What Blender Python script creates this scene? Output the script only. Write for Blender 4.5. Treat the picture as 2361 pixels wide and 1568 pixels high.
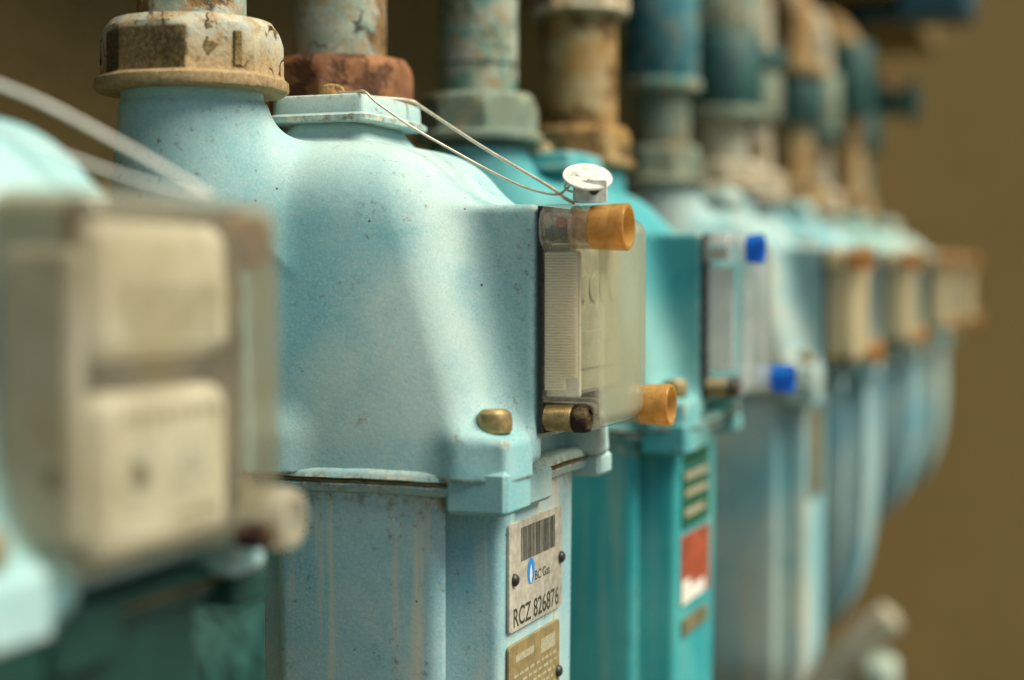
import bpy, math, random
import numpy as np
from mathutils import Vector, Matrix

random.seed(7)
rng = np.random.default_rng(7)
for o in list(bpy.data.objects):
    bpy.data.objects.remove(o)
S = bpy.context.scene
COL = S.collection
R = math.radians

# ------------------------------------------------------------------ camera
CAM_Z = 0.90
cam_d = bpy.data.cameras.new('camera')
cam = bpy.data.objects.new('camera', cam_d)
COL.objects.link(cam)
cam.location = (0, 0, CAM_Z)
cam.rotation_euler = (R(90 - 2.03), 0, math.atan2(1420 * math.cos(R(2.03)), 3750))
cam_d.sensor_width = 36
cam_d.lens = 3750 / 2361 * 36
cam_d.clip_start = 0.05
cam_d.clip_end = 500
cam_d.dof.use_dof = True
cam_d.dof.focus_distance = 0.775
cam_d.dof.aperture_fstop = 3.2
S.camera = cam

# ------------------------------------------------------------------ sky, sun, exposure
SUN_EL, SUN_AZ = R(54), R(88)            # azimuth from +Y towards +X
w = bpy.data.worlds.new('World')
S.world = w
w.use_nodes = True
wn = w.node_tree.nodes
sky = wn.new('ShaderNodeTexSky')
sky.sky_type = 'NISHITA'
sky.sun_disc = False
sky.sun_elevation = SUN_EL
sky.sun_rotation = SUN_AZ
sky.dust_density = 1.0
sky.air_density = 1.0
w.node_tree.links.new(sky.outputs[0], wn['Background'].inputs[0])
wn['Background'].inputs[1].default_value = 0.062
sun_d = bpy.data.lights.new('sun', 'SUN')
sun_d.energy = 4.5
sun_d.angle = R(42)
sun_d.color = (1.0, 0.90, 0.71)
sun = bpy.data.objects.new('sun', sun_d)
COL.objects.link(sun)
sv = Vector((math.sin(SUN_AZ) * math.cos(SUN_EL), math.cos(SUN_AZ) * math.cos(SUN_EL), math.sin(SUN_EL)))
sun.rotation_euler = sv.to_track_quat('Z', 'Y').to_euler()
S.view_settings.view_transform = 'Standard'
S.view_settings.look = 'None'
S.view_settings.exposure = 0.52
S.view_settings.gamma = 1.0
S.view_settings.use_curve_mapping = False
S.cycles.use_denoising = True
S.cycles.sample_clamp_indirect = 4.0
S.cycles.max_bounces = 10
S.cycles.transparent_max_bounces = 12

# ------------------------------------------------------------------ material helpers
class NT:
    def __init__(s, name):
        s.m = bpy.data.materials.new(name)
        s.m.use_nodes = True
        s.t = s.m.node_tree
        s.b = s.t.nodes['Principled BSDF']
        s.out = s.t.nodes['Material Output']
        s.geo = s.t.nodes.new('ShaderNodeNewGeometry')
        s.pos = s.geo.outputs['Position']
    def n(s, kind, **kw):
        nd = s.t.nodes.new(kind)
        for k, v in kw.items():
            setattr(nd, k, v)
        return nd
    def link(s, a, b):
        s.t.links.new(a, b)
    def noise(s, scale, detail=4, rough=0.6, vec=None, stretch=None, offs=(0, 0, 0), dist=0):
        mp = s.n('ShaderNodeMapping')
        s.link(vec or s.pos, mp.inputs['Vector'])
        mp.inputs['Location'].default_value = offs
        if stretch:
            mp.inputs['Scale'].default_value = stretch
        nz = s.n('ShaderNodeTexNoise')
        nz.inputs['Scale'].default_value = scale
        nz.inputs['Detail'].default_value = detail
        nz.inputs['Roughness'].default_value = rough
        nz.inputs['Distortion'].default_value = dist
        s.link(mp.outputs[0], nz.inputs['Vector'])
        return nz.outputs['Fac']
    def ramp(s, v, a, b, lo=0.0, hi=1.0):
        mr = s.n('ShaderNodeMapRange')
        s.link(v, mr.inputs['Value'])
        mr.inputs['From Min'].default_value = a
        mr.inputs['From Max'].default_value = b
        mr.inputs['To Min'].default_value = lo
        mr.inputs['To Max'].default_value = hi
        return mr.outputs[0]
    def mix(s, fac, a, b):
        mx = s.n('ShaderNodeMix', data_type='RGBA')
        for sock, v in ((mx.inputs['Factor'], fac), (mx.inputs['A'], a), (mx.inputs['B'], b)):
            if isinstance(v, (int, float)):
                sock.default_value = v
            elif isinstance(v, tuple):
                sock.default_value = (*v, 1)
            else:
                s.link(v, sock)
        return mx.outputs['Result']
    def mul(s, a, b):
        mt = s.n('ShaderNodeMath', operation='MULTIPLY')
        for sock, v in ((mt.inputs[0], a), (mt.inputs[1], b)):
            if isinstance(v, (int, float)):
                sock.default_value = v
            else:
                s.link(v, sock)
        return mt.outputs[0]
    def bump(s, h, strength, dist, chain=None):
        bp = s.n('ShaderNodeBump')
        bp.inputs['Strength'].default_value = strength
        bp.inputs['Distance'].default_value = dist
        s.link(h, bp.inputs['Height'])
        if chain is not None:
            s.link(chain, bp.inputs['Normal'])
        return bp.outputs[0]
    def done(s, col, rough=0.5, normal=None, metal=0.0, spec=0.5):
        for key, v in (('Base Color', col), ('Roughness', rough), ('Metallic', metal), ('Specular IOR Level', spec)):
            sock = s.b.inputs[key]
            if isinstance(v, (int, float)):
                sock.default_value = v
            elif isinstance(v, tuple):
                sock.default_value = (*v, 1)
            else:
                s.link(v, sock)
        if normal is not None:
            s.link(normal, s.b.inputs['Normal'])
        return s.m

def paint(name, base, chalk, deep, stain=(0.50, 0.40, 0.24), stain_amt=0.5, streak=0.0, rough=0.5, offs=(0, 0, 0)):
    t = NT(name)
    big = t.noise(9, 3, 0.55, offs=offs)
    mid = t.noise(38, 5, 0.65, offs=offs)
    c = t.mix(t.ramp(big, 0.38, 0.62), base, chalk)
    c = t.mix(t.ramp(mid, 0.50, 0.80, 0, 0.5), c, deep)
    grain = t.noise(1150, 2, 0.85)
    c = t.mix(t.ramp(grain, 0.38, 0.62, 0.0, 0.55), c, t.mix(0.6, c, deep))
    grain2 = t.noise(820, 2, 0.85, offs=(3, 7, 1))
    c = t.mix(t.ramp(grain2, 0.5, 0.68, 0.0, 0.5), c, chalk)
    if streak:
        sn = t.noise(90, 4, 0.6, stretch=(1, 1, 0.05), offs=offs)
        c = t.mix(t.ramp(sn, 0.52, 0.66, 0, streak), c, stain)
    blot = t.noise(60, 6, 0.7, offs=(1.3 + offs[0], 4, 2))
    c = t.mix(t.ramp(blot, 0.64, 0.72, 0, stain_amt), c, stain)
    # little dark chips
    vo = t.n('ShaderNodeTexVoronoi', feature='F1')
    vo.inputs['Scale'].default_value = 150
    t.link(t.pos, vo.inputs['Vector'])
    gate = t.noise(55, 2, 0.5, offs=(9, 2, 5))
    chip = t.mul(t.ramp(vo.outputs['Distance'], 0.07, 0.11, 1, 0), t.ramp(gate, 0.60, 0.66))
    c = t.mix(chip, c, (0.05, 0.045, 0.03))
    grime = t.noise(210, 8, 0.75, offs=(6, 3, 2))
    gate2 = t.noise(26, 3, 0.5, offs=(1, 6, 9))
    c = t.mix(t.mul(t.ramp(grime, 0.57, 0.66, 0, 0.8), t.ramp(gate2, 0.47, 0.58)), c, (0.16, 0.12, 0.06))
    wear = t.mul(t.ramp(t.geo.outputs['Pointiness'], 0.515, 0.56), t.ramp(t.noise(160, 5, 0.7), 0.40, 0.60, 0, 0.9))
    c = t.mix(wear, c, t.mix(t.ramp(grime, 0.45, 0.56), (0.66, 0.63, 0.50), (0.20, 0.15, 0.08)))
    orange = t.noise(420, 3, 0.6)
    nrm = t.bump(orange, 0.14, 0.0008)
    nrm = t.bump(mid, 0.04, 0.003, nrm)
    rg = t.ramp(mid, 0.3, 0.7, rough + 0.04, rough + 0.24)
    return t.done(c, rg, nrm, spec=0.28)

def peeled(name, coat, under, dark, amt=0.5, coat2=None, offs=(0, 0, 0), scale=26, rust=(0.36, 0.22, 0.09)):
    """old paint flaking off iron"""
    t = NT(name)
    m = t.noise(scale, 6, 0.62, offs=offs, dist=0.5)
    lo = 0.66 - 0.32 * amt
    mask = t.ramp(m, lo, lo + 0.035)
    coatc = t.mix(t.ramp(t.noise(32, 5, 0.6, offs=offs), 0.44, 0.60), coat, coat2 or coat)
    coatc = t.mix(t.ramp(t.noise(64, 5, 0.65, offs=(5, 1, 8)), 0.50, 0.66, 0, 0.85), coatc, rust)
    un = t.mix(t.ramp(t.noise(130, 5, 0.7), 0.40, 0.66), under, dark)
    c = t.mix(mask, coatc, un)
    vo = t.n('ShaderNodeTexVoronoi', feature='DISTANCE_TO_EDGE')
    vo.inputs['Scale'].default_value = 42
    warp = t.n('ShaderNodeVectorMath', operation='ADD')
    nzc = t.n('ShaderNodeTexNoise')
    nzc.inputs['Scale'].default_value = 60
    t.link(t.pos, nzc.inputs['Vector'])
    sc = t.n('ShaderNodeVectorMath', operation='SCALE')
    t.link(nzc.outputs['Color'], sc.inputs[0])
    sc.inputs['Scale'].default_value = 0.02
    t.link(t.pos, warp.inputs[0])
    t.link(sc.outputs[0], warp.inputs[1])
    t.link(warp.outputs[0], vo.inputs['Vector'])
    gate = t.noise(22, 3, 0.5, offs=(2, 8, 3))
    crack = t.mul(t.ramp(vo.outputs['Distance'], 0.010, 0.035, 1, 0), t.ramp(gate, 0.57, 0.62))
    c = t.mix(t.mul(crack, 0.9), c, (0.03, 0.022, 0.012))
    gr = t.noise(520, 4, 0.75)
    c = t.mix(t.ramp(gr, 0.35, 0.7, 0, 0.35), c, dark)
    nrm = t.bump(t.ramp(m, lo - 0.01, lo + 0.05, 1, 0), 0.7, 0.0015)
    nrm = t.bump(crack, 0.8, -0.0012, nrm)
    nrm = t.bump(gr, 0.45, 0.0012, nrm)
    return t.done(c, t.ramp(gr, 0.3, 0.7, 0.6, 0.9), nrm, spec=0.3)

def nut_paint(name, face_dir):
    """cream paint flaking off a cast nut, one face bare under a brown crust"""
    t = NT(name)
    tc = t.n('ShaderNodeTexCoord')
    P = tc.outputs['Object']
    sep = t.n('ShaderNodeSeparateXYZ')
    t.link(P, sep.inputs[0])
    flat = t.n('ShaderNodeVectorMath', operation='MULTIPLY')
    t.link(P, flat.inputs[0])
    flat.inputs[1].default_value = (1, 1, 0)
    nrmz = t.n('ShaderNodeVectorMath', operation='NORMALIZE')
    t.link(flat.outputs[0], nrmz.inputs[0])
    dot = t.n('ShaderNodeVectorMath', operation='DOT_PRODUCT')
    t.link(nrmz.outputs[0], dot.inputs[0])
    dot.inputs[1].default_value = (math.cos(face_dir), math.sin(face_dir), 0)
    wob = t.noise(85, 6, 0.7, offs=(2, 2, 2))
    ad = t.n('ShaderNodeMath', operation='MULTIPLY_ADD')
    t.link(wob, ad.inputs[0])
    ad.inputs[1].default_value = 0.16
    t.link(dot.outputs['Value'], ad.inputs[2])
    zone = t.mul(t.ramp(ad.outputs[0], 0.868, 0.885), t.mul(t.ramp(sep.outputs['Z'], 0.0275, 0.0260), t.ramp(sep.outputs['Z'], 0.006, 0.008)))
    g = t.noise(420, 6, 0.75)
    h = t.noise(110, 5, 0.65)
    m = t.noise(46, 6, 0.65, offs=(4, 0, 1), dist=0.6)
    cream = t.mix(t.ramp(h, 0.38, 0.62), (0.58, 0.53, 0.38), (0.42, 0.47, 0.40))
    tan = t.mix(t.ramp(g, 0.38, 0.62), (0.47, 0.34, 0.17), (0.27, 0.18, 0.08))
    # dirt gathers on the rim, washed up unevenly
    zz = t.n('ShaderNodeMath', operation='MULTIPLY_ADD')
    t.link(m, zz.inputs[0])
    zz.inputs[1].default_value = 0.040
    t.link(sep.outputs['Z'], zz.inputs[2])
    low = t.ramp(zz.outputs[0], 0.043, 0.030, 0, 0.92)
    c = t.mix(low, cream, tan)
    c = t.mix(t.ramp(m, 0.47, 0.57, 0, 0.85), c, tan)
    bare = t.mix(t.ramp(g, 0.36, 0.62), (0.27, 0.20, 0.085), (0.09, 0.065, 0.025))
    flake = t.ramp(t.noise(70, 7, 0.68, offs=(7, 5, 3), dist=0.8), 0.60, 0.615)
    c = t.mix(flake, c, bare)
    vo = t.n('ShaderNodeTexVoronoi', feature='DISTANCE_TO_EDGE')
    vo.inputs['Scale'].default_value = 34
    nz = t.n('ShaderNodeTexNoise')
    nz.inputs['Scale'].default_value = 70
    t.link(P, nz.inputs['Vector'])
    sc = t.n('ShaderNodeVectorMath', operation='SCALE')
    t.link(nz.outputs['Color'], sc.inputs[0])
    sc.inputs['Scale'].default_value = 0.022
    av = t.n('ShaderNodeVectorMath', operation='ADD')
    t.link(P, av.inputs[0])
    t.link(sc.outputs[0], av.inputs[1])
    t.link(av.outputs[0], vo.inputs['Vector'])
    crack = t.mul(t.ramp(vo.outputs['Distance'], 0.008, 0.026, 1, 0), t.mul(t.ramp(t.noise(30, 3, 0.5, offs=(2, 8, 3)), 0.47, 0.52), t.ramp(sep.outputs['Z'], 0.0075, 0.0095)))
    c = t.mix(crack, c, (0.035, 0.024, 0.012))
    c = t.mix(zone, c, bare)
    nr = t.bump(zone, 0.9, -0.0014)
    nr = t.bump(flake, 0.8, -0.0008, nr)
    nr = t.bump(crack, 0.9, -0.001, nr)
    nr = t.bump(h, 0.35, 0.0016, nr)
    gb = t.mul(g, t.ramp(zone, 0, 1, 0.25, 1.0))
    nr = t.bump(gb, 1.0, 0.0028, nr)
    return t.done(c, 0.82, nr, spec=0.25)

def crust(name, a, b, offs=(0, 0, 0)):
    t = NT(name)
    g = t.noise(330, 6, 0.72, offs=offs)
    h = t.noise(90, 5, 0.65, offs=offs)
    c = t.mix(t.ramp(g, 0.36, 0.62), a, b)
    c = t.mix(t.ramp(h, 0.5, 0.7, 0, 0.6), c, (0.46, 0.35, 0.17))
    nrm = t.bump(h, 0.8, 0.004)
    nrm = t.bump(g, 0.9, 0.0022, nrm)
    return t.done(c, 0.92, nrm, spec=0.2)

def plain(name, col, rough=0.5, metal=0.0, var=0.25, scale=160, spec=0.5, bump=0.2):
    t = NT(name)
    g = t.noise(scale, 5, 0.65)
    dk = tuple(x * (1 - var) for x in col)
    lt = tuple(min(1, x * (1 + var * 0.6)) for x in col)
    c = t.mix(t.ramp(g, 0.35, 0.65), dk, lt)
    return t.done(c, t.ramp(g, 0.3, 0.7, max(0.02, rough - 0.1), min(1, rough + 0.1)), t.bump(g, bump, 0.0008), metal, spec)

def gloss_mix(t, under, rough, ior=1.5, normal=None):
    """a smooth plastic skin: fresnel reflection over what lies under it"""
    fr = t.n('ShaderNodeFresnel')
    fr.inputs['IOR'].default_value = ior
    gl = t.n('ShaderNodeBsdfGlossy')
    gl.inputs['Roughness'].default_value = rough
    if normal is not None:
        t.link(normal, gl.inputs['Normal'])
        t.link(normal, fr.inputs['Normal'])
    mx = t.n('ShaderNodeMixShader')
    t.link(t.mul(fr.outputs[0], t.ramp(t.geo.outputs['Backfacing'], 0, 1, 0.85, 0.0)), mx.inputs[0])
    t.link(under, mx.inputs[1])
    t.link(gl.outputs[0], mx.inputs[2])
    return mx.outputs[0]

def see_through(t, col, clear, tint, rough, nrm, trans=0.45):
    """col: milky part; clear: how much passes straight through (socket or number)"""
    df = t.n('ShaderNodeBsdfDiffuse')
    tl = t.n('ShaderNodeBsdfTranslucent')
    for nd in (df, tl):
        t.link(col, nd.inputs['Color'])
    body = t.n('ShaderNodeMixShader')
    body.inputs[0].default_value = trans
    t.link(df.outputs[0], body.inputs[1])
    t.link(tl.outputs[0], body.inputs[2])
    tr = t.n('ShaderNodeBsdfTransparent')
    tr.inputs['Color'].default_value = (*tint, 1)
    mx = t.n('ShaderNodeMixShader')
    if isinstance(clear, float):
        mx.inputs[0].default_value = clear
    else:
        t.link(clear, mx.inputs[0])
    t.link(body.outputs[0], mx.inputs[1])
    t.link(tr.outputs[0], mx.inputs[2])
    t.link(gloss_mix(t, mx.outputs[0], rough, 1.5, nrm), t.out.inputs['Surface'])
    return t.m

def plastic(name, tint, clear=0.6, rough=0.08, dirt=(0.42, 0.36, 0.2), dirt_amt=0.5, dirt_size=34):
    """weathered clear plastic: part clear, part milky, dirt on it"""
    t = NT(name)
    g = t.noise(dirt_size, 6, 0.68)
    f = t.noise(260, 3, 0.6)
    sp = t.noise(700, 4, 0.8, offs=(3, 1, 4))
    milk = t.mix(t.ramp(g, 0.50, 0.68, 0, dirt_amt), tint, dirt)
    lt = tuple(min(1, x ** 0.16) for x in tint)
    cl = t.mul(t.ramp(g, 0.35, 0.72, min(1, clear + 0.1), clear - 0.16), t.ramp(sp, 0.60, 0.70, 1, 0.55))
    return see_through(t, milk, cl, lt, rough, t.bump(f, 0.05, 0.0008))

def amber(name, col, rough=0.14, clear=0.22):
    t = NT(name)
    g = t.noise(120, 5, 0.65)
    c = t.mix(t.ramp(g, 0.42, 0.64, 0, 0.6), col, tuple(x * 0.62 for x in col))
    gr = t.noise(300, 6, 0.75, offs=(2, 2, 7))
    c = t.mix(t.ramp(gr, 0.58, 0.70, 0, 0.7), c, tuple(x * 0.25 for x in col))
    return see_through(t, c, clear, tuple(x ** 0.5 for x in col), rough, t.bump(g, 0.06, 0.0006), 0.5)

M = {}
M['blue'] = paint('paint_pale_blue', (0.19, 0.45, 0.49), (0.47, 0.60, 0.56), (0.05, 0.32, 0.40), (0.62, 0.55, 0.40), 0.35)
M['blue_low'] = paint('paint_pale_blue_streaked', (0.20, 0.46, 0.53), (0.50, 0.62, 0.58), (0.06, 0.33, 0.44), (0.64, 0.58, 0.42), 0.3, streak=0.8)
M['teal_top'] = paint('paint_dusty_teal', (0.04, 0.33, 0.36), (0.24, 0.50, 0.47), (0.006, 0.22, 0.27), (0.40, 0.42, 0.28), 0.35)
M['teal'] = paint('paint_teal', (0.015, 0.31, 0.34), (0.08, 0.42, 0.40), (0.006, 0.22, 0.27), (0.30, 0.42, 0.34), 0.3, streak=0.4)
M['chalk_teal'] = paint('paint_chalky_teal', (0.20, 0.44, 0.42), (0.48, 0.56, 0.47), (0.05, 0.28, 0.27), (0.50, 0.45, 0.30), 0.5, streak=0.6)
M['pale'] = paint('paint_pale_grey_green', (0.17, 0.42, 0.46), (0.46, 0.55, 0.48), (0.06, 0.28, 0.36), (0.55, 0.47, 0.30), 0.5, streak=0.6)
M['steelblue'] = paint('paint_weathered_blue', (0.10, 0.36, 0.46), (0.36, 0.50, 0.48), (0.03, 0.22, 0.33), (0.48, 0.43, 0.28), 0.5, streak=0.6)
M['dark_teal'] = plain('dark_teal_paint', (0.010, 0.070, 0.062), 0.55, 0, 0.5, 50)
M['shade_green'] = plain('painted_shade_green', (0.006, 0.050, 0.042), 0.45, 0, 0.25, 30)  # shade under the nearest meter, put into the colour of its lower case
M['deep_green'] = plain('deep_green_plate', (0.005, 0.10, 0.055), 0.5, 0, 0.4, 300)
M['nut_cream'] = peeled('flaking_cream_paint', (0.66, 0.60, 0.44), (0.34, 0.22, 0.09), (0.12, 0.08, 0.03), 0.42, (0.50, 0.53, 0.44), rust=(0.46, 0.30, 0.13))
M['crust'] = crust('brown_dirt_crust', (0.22, 0.155, 0.055), (0.085, 0.058, 0.018))
M['pipe_cream'] = peeled('flaking_pipe_paint', (0.44, 0.47, 0.38), (0.28, 0.17, 0.06), (0.06, 0.04, 0.02), 0.45, (0.24, 0.34, 0.28), offs=(4, 1, 0), scale=20)
M['rust'] = peeled('rusty_iron', (0.21, 0.092, 0.042), (0.14, 0.06, 0.028), (0.07, 0.03, 0.015), 0.5, (0.33, 0.15, 0.06), rust=(0.36, 0.16, 0.06))
M['ochre'] = peeled('ochre_stained_iron', (0.36, 0.22, 0.07), (0.22, 0.12, 0.035), (0.08, 0.05, 0.02), 0.4, (0.42, 0.36, 0.20))
M['grey_green'] = peeled('grey_green_iron', (0.22, 0.28, 0.21), (0.26, 0.22, 0.12), (0.06, 0.10, 0.07), 0.35, (0.14, 0.21, 0.17), rust=(0.30, 0.28, 0.17))
M['teal_pipe'] = peeled('teal_pipe_paint', (0.10, 0.27, 0.23), (0.34, 0.33, 0.22), (0.02, 0.08, 0.06), 0.45, (0.40, 0.43, 0.34))
M['blue_pipe'] = peeled('blue_pipe_paint', (0.02, 0.14, 0.18), (0.22, 0.26, 0.20), (0.01, 0.06, 0.07), 0.35, (0.06, 0.24, 0.27), rust=(0.2, 0.25, 0.2))
M['cream_pale'] = peeled('pale_fitting_paint', (0.60, 0.60, 0.47), (0.40, 0.40, 0.28), (0.12, 0.14, 0.09), 0.25, (0.52, 0.56, 0.46))
M['deep_blue'] = plain('dark_blue_paint', (0.01, 0.075, 0.105), 0.5, 0, 0.4, 60)
M['cream_pipe'] = peeled('cream_pipe_paint', (0.50, 0.45, 0.32), (0.30, 0.20, 0.09), (0.08, 0.06, 0.03), 0.3, (0.38, 0.40, 0.30))
M['brass'] = plain('dull_brass', (0.42, 0.31, 0.14), 0.48, 0.7, 0.4, 200)
M['rust_dark'] = crust('dark_rust', (0.075, 0.035, 0.025), (0.02, 0.012, 0.011))
M['black'] = plain('black_rubber', (0.02, 0.021, 0.017), 0.85, 0, 0.6, 600, bump=0.8)
M['rivet'] = plain('dark_rivet', (0.035, 0.042, 0.036), 0.4, 0.3, 0.3)
M['wire'] = plain('pale_seal_wire', (0.62, 0.58, 0.46), 0.42, 0.2, 0.2, 300)
M['cord'] = plain('white_seal_cord', (0.90, 0.88, 0.80), 0.5, 0.0, 0.1, 300)
M['tin'] = plain('pale_tin', (0.72, 0.72, 0.64), 0.5, 0.1, 0.3, 260)
M['alu'] = plain('dull_aluminium_plate', (0.56, 0.54, 0.45), 0.45, 0.2, 0.22, 220)
M['tan_plate'] = plain('tan_printed_plate', (0.30, 0.235, 0.105), 0.5, 0.2, 0.25, 180)
M['tan_print'] = plain('pale_plate_print', (0.42, 0.40, 0.27), 0.55, 0.1, 0.3, 700)
M['print'] = plain('black_print', (0.035, 0.045, 0.032), 0.6, 0, 0.3)
M['blueprint'] = plain('blue_print', (0.015, 0.24, 0.66), 0.5, 0, 0.15)
M['white'] = plain('white_print', (0.78, 0.77, 0.70), 0.55, 0, 0.12)
M['red'] = plain('red_sticker', (0.36, 0.075, 0.030), 0.55, 0, 0.5, 60)
M['olive'] = plain('olive_plate', (0.17, 0.16, 0.085), 0.5, 0, 0.3, 60)
M['register'] = plain('cream_register', (0.88, 0.81, 0.66), 0.5, 0, 0.12, 90)
M['register_olive'] = plain('olive_register', (0.42, 0.43, 0.30), 0.5, 0, 0.2, 90)
M['register_grey'] = plain('grey_register', (0.74, 0.75, 0.68), 0.4, 0, 0.15, 60)
M['register_pale'] = plain('pale_register', (0.84, 0.82, 0.74), 0.45, 0, 0.12, 60)
M['register_dark'] = plain('dark_register_part', (0.10, 0.12, 0.09), 0.5, 0, 0.3, 90)
M['clear'] = plastic('clear_weathered_plastic', (0.94, 0.91, 0.80), 0.86, 0.05, (0.66, 0.58, 0.38), 0.6, 60)
M['milky'] = plastic('milky_cream_plastic', (0.82, 0.76, 0.54), 0.30, 0.15, (0.62, 0.54, 0.30), 0.5)
M['bright_clear'] = plastic('bright_clear_plastic', (0.94, 0.95, 0.94), 0.84, 0.04, (0.7, 0.7, 0.6), 0.3)
M['yellowed'] = plastic('yellowed_plastic', (0.62, 0.59, 0.45), 0.80, 0.12, (0.44, 0.34, 0.12), 0.7, 18)
M['front_haze'] = plastic('hazed_green_plastic', (0.64, 0.66, 0.47), 0.46, 0.12, (0.54, 0.54, 0.34), 0.5, 22)
M['ribs'] = plastic('ribbed_plastic', (0.96, 0.90, 0.74), 0.30, 0.18, (0.78, 0.70, 0.50), 0.4)
M['amber'] = amber('amber_plastic', (0.74, 0.45, 0.14))
M['amber_faded'] = amber('faded_amber_plastic', (0.68, 0.42, 0.17))
M['amber_pale'] = amber('pale_amber_plastic', (0.86, 0.66, 0.36))
M['smoky'] = plastic('smoky_brown_plastic', (0.62, 0.46, 0.30), 0.55, 0.1, (0.16, 0.10, 0.06), 0.8, 90)
M['dull_clear'] = plastic('dull_clear_plastic', (0.66, 0.62, 0.48), 0.40, 0.15, (0.4, 0.33, 0.15), 0.7)
M['cap_blue'] = amber('blue_plastic', (0.01, 0.24, 0.78))
M['red_bit'] = plain('red_thread_mark', (0.6, 0.10, 0.03), 0.4)

# ------------------------------------------------------------------ mesh helpers (input in millimetres)
def mesh(name, v, f, smooth=True, mats=None, idx=None, sharp=None):
    me = bpy.data.meshes.new(name)
    me.from_pydata([(a * 0.001, b * 0.001, c * 0.001) for a, b, c in v], [], f)
    me.validate()
    if smooth:
        me.polygons.foreach_set('use_smooth', [True] * len(me.polygons))
    if sharp is not None:
        me.set_sharp_from_angle(angle=R(sharp))
    if idx is not None and len(idx) == len(me.polygons):
        me.polygons.foreach_set('material_index', idx)
    me.update()
    return me

def obj(name, me, mat, parent=None, loc=(0, 0, 0), rot=(0, 0, 0)):
    o = bpy.data.objects.new(name, me)
    COL.objects.link(o)
    mats = mat if isinstance(mat, (list, tuple)) else [mat]
    if len(me.materials) == 0:
        for m in mats:
            me.materials.append(M[m] if isinstance(m, str) else m)
    else:
        for i, m in enumerate(mats):
            mm = M[m] if isinstance(m, str) else m
            if me.materials[i] != mm:
                o.material_slots[i].link = 'OBJECT'
                o.material_slots[i].material = mm
    o.location = [c * 0.001 for c in loc]
    o.rotation_euler = rot
    if parent:
        o.parent = parent
    return o

def thing(name, label, cat, group=None, loc=(0, 0, 0)):
    e = bpy.data.objects.new(name, None)
    COL.objects.link(e)
    e.empty_display_size = 0.02
    e.location = loc
    e['label'] = label
    e['category'] = cat
    if group:
        e['group'] = group
    return e

class B:
    def __init__(s):
        s.v, s.f, s.i = [], [], []
    def add(s, v, f, mi=0):
        k = len(s.v)
        s.v += [tuple(map(float, p)) for p in v]
        s.f += [tuple(k + j for j in q) for q in f]
        s.i += [mi] * len(f)
    def box(s, lo, hi, bev=1.0, mi=0):
        """bevelled box: 24 verts"""
        lo, hi = np.array(lo, float), np.array(hi, float)
        b = min(bev, *(0.45 * (hi - lo)))
        vs, key = [], {}
        for sx in (0, 1):
            for sy in (0, 1):
                for sz in (0, 1):
                    c = np.where((sx, sy, sz), hi, lo)
                    for ax in range(3):
                        p = c.copy()
                        for a2 in range(3):
                            if a2 != ax:
                                p[a2] += -b if (sx, sy, sz)[a2] else b
                        key[(sx, sy, sz, ax)] = len(vs)
                        vs.append(p)
        fs = []
        for ax in range(3):
            a1, a2 = (ax + 1) % 3, (ax + 2) % 3
            for sd in (0, 1):
                q = []
                for u, w_ in ((0, 0), (1, 0), (1, 1), (0, 1)):
                    c = [0, 0, 0]
                    c[ax], c[a1], c[a2] = sd, u, w_
                    q.append(key[(*c, ax)])
                fs.append(q if sd else q[::-1])
            for u in (0, 1):          # edges along ax
                for w_ in (0, 1):
                    c0, c1 = [0, 0, 0], [0, 0, 0]
                    c0[ax], c1[ax] = 0, 1
                    for c in (c0, c1):
                        c[a1], c[a2] = u, w_
                    q = [key[(*c0, a1)], key[(*c1, a1)], key[(*c1, a2)], key[(*c0, a2)]]
                    fs.append(q if u == w_ else q[::-1])
        for sx in (0, 1):
            for sy in (0, 1):
                for sz in (0, 1):
                    q = [key[(sx, sy, sz, a)] for a in range(3)]
                    fs.append(q if (sx + sy + sz) % 2 else q[::-1])
        s.add(vs, fs, mi)
    def rings(s, rings, cap0=True, cap1=True, mi=0):
        """list of closed rings of equal length, counter-clockwise seen from the end"""
        n = len(rings[0])
        vs = [p for r in rings for p in r]
        fs = []
        for a in range(len(rings) - 1):
            for j in range(n):
                k = (j + 1) % n
                fs.append((a * n + j, a * n + k, (a + 1) * n + k, (a + 1) * n + j))
        if cap0:
            fs.append(tuple(reversed(range(n))))
        if cap1:
            fs.append(tuple((len(rings) - 1) * n + j for j in range(n)))
        s.add(vs, fs, mi)
    def lathe(s, prof, org=(0, 0, 0), axis='Z', seg=40, mi=0, cap0=True, cap1=True):
        rs = []
        for r, h in prof:
            ring = []
            for j in range(seg):
                a = 2 * math.pi * j / seg
                p = (r * math.cos(a), r * math.sin(a), h)
                if axis == 'X':
                    p = (p[2], p[0], p[1])
                elif axis == 'Y':
                    p = (p[1], p[2], p[0])
                ring.append((p[0] + org[0], p[1] + org[1], p[2] + org[2]))
            rs.append(ring)
        s.rings(rs, cap0, cap1, mi)
    def tube(s, pts, r, seg=10, mi=0):
        pts = [Vector(p) for p in pts]
        rs = []
        up = Vector((0, 0, 1))
        prev = None
        for i, p in enumerate(pts):
            d = (pts[min(i + 1, len(pts) - 1)] - pts[max(i - 1, 0)]).normalized()
            if prev is None:
                a = d.cross(up) if abs(d.z) < 0.95 else d.cross(Vector((1, 0, 0)))
            else:
                a = prev - d * prev.dot(d)
            a.normalize()
            prev = a
            b_ = d.cross(a)
            rr = r[i] if isinstance(r, (list, tuple)) else r
            rs.append([tuple(p + (a * math.cos(2 * math.pi * j / seg) + b_ * math.sin(2 * math.pi * j / seg)) * rr) for j in range(seg)])
        s.rings(rs, mi=mi)
    def mesh(s, name, smooth=True, sharp=35):
        return mesh(name, s.v, s.f, smooth, idx=s.i, sharp=sharp)

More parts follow.
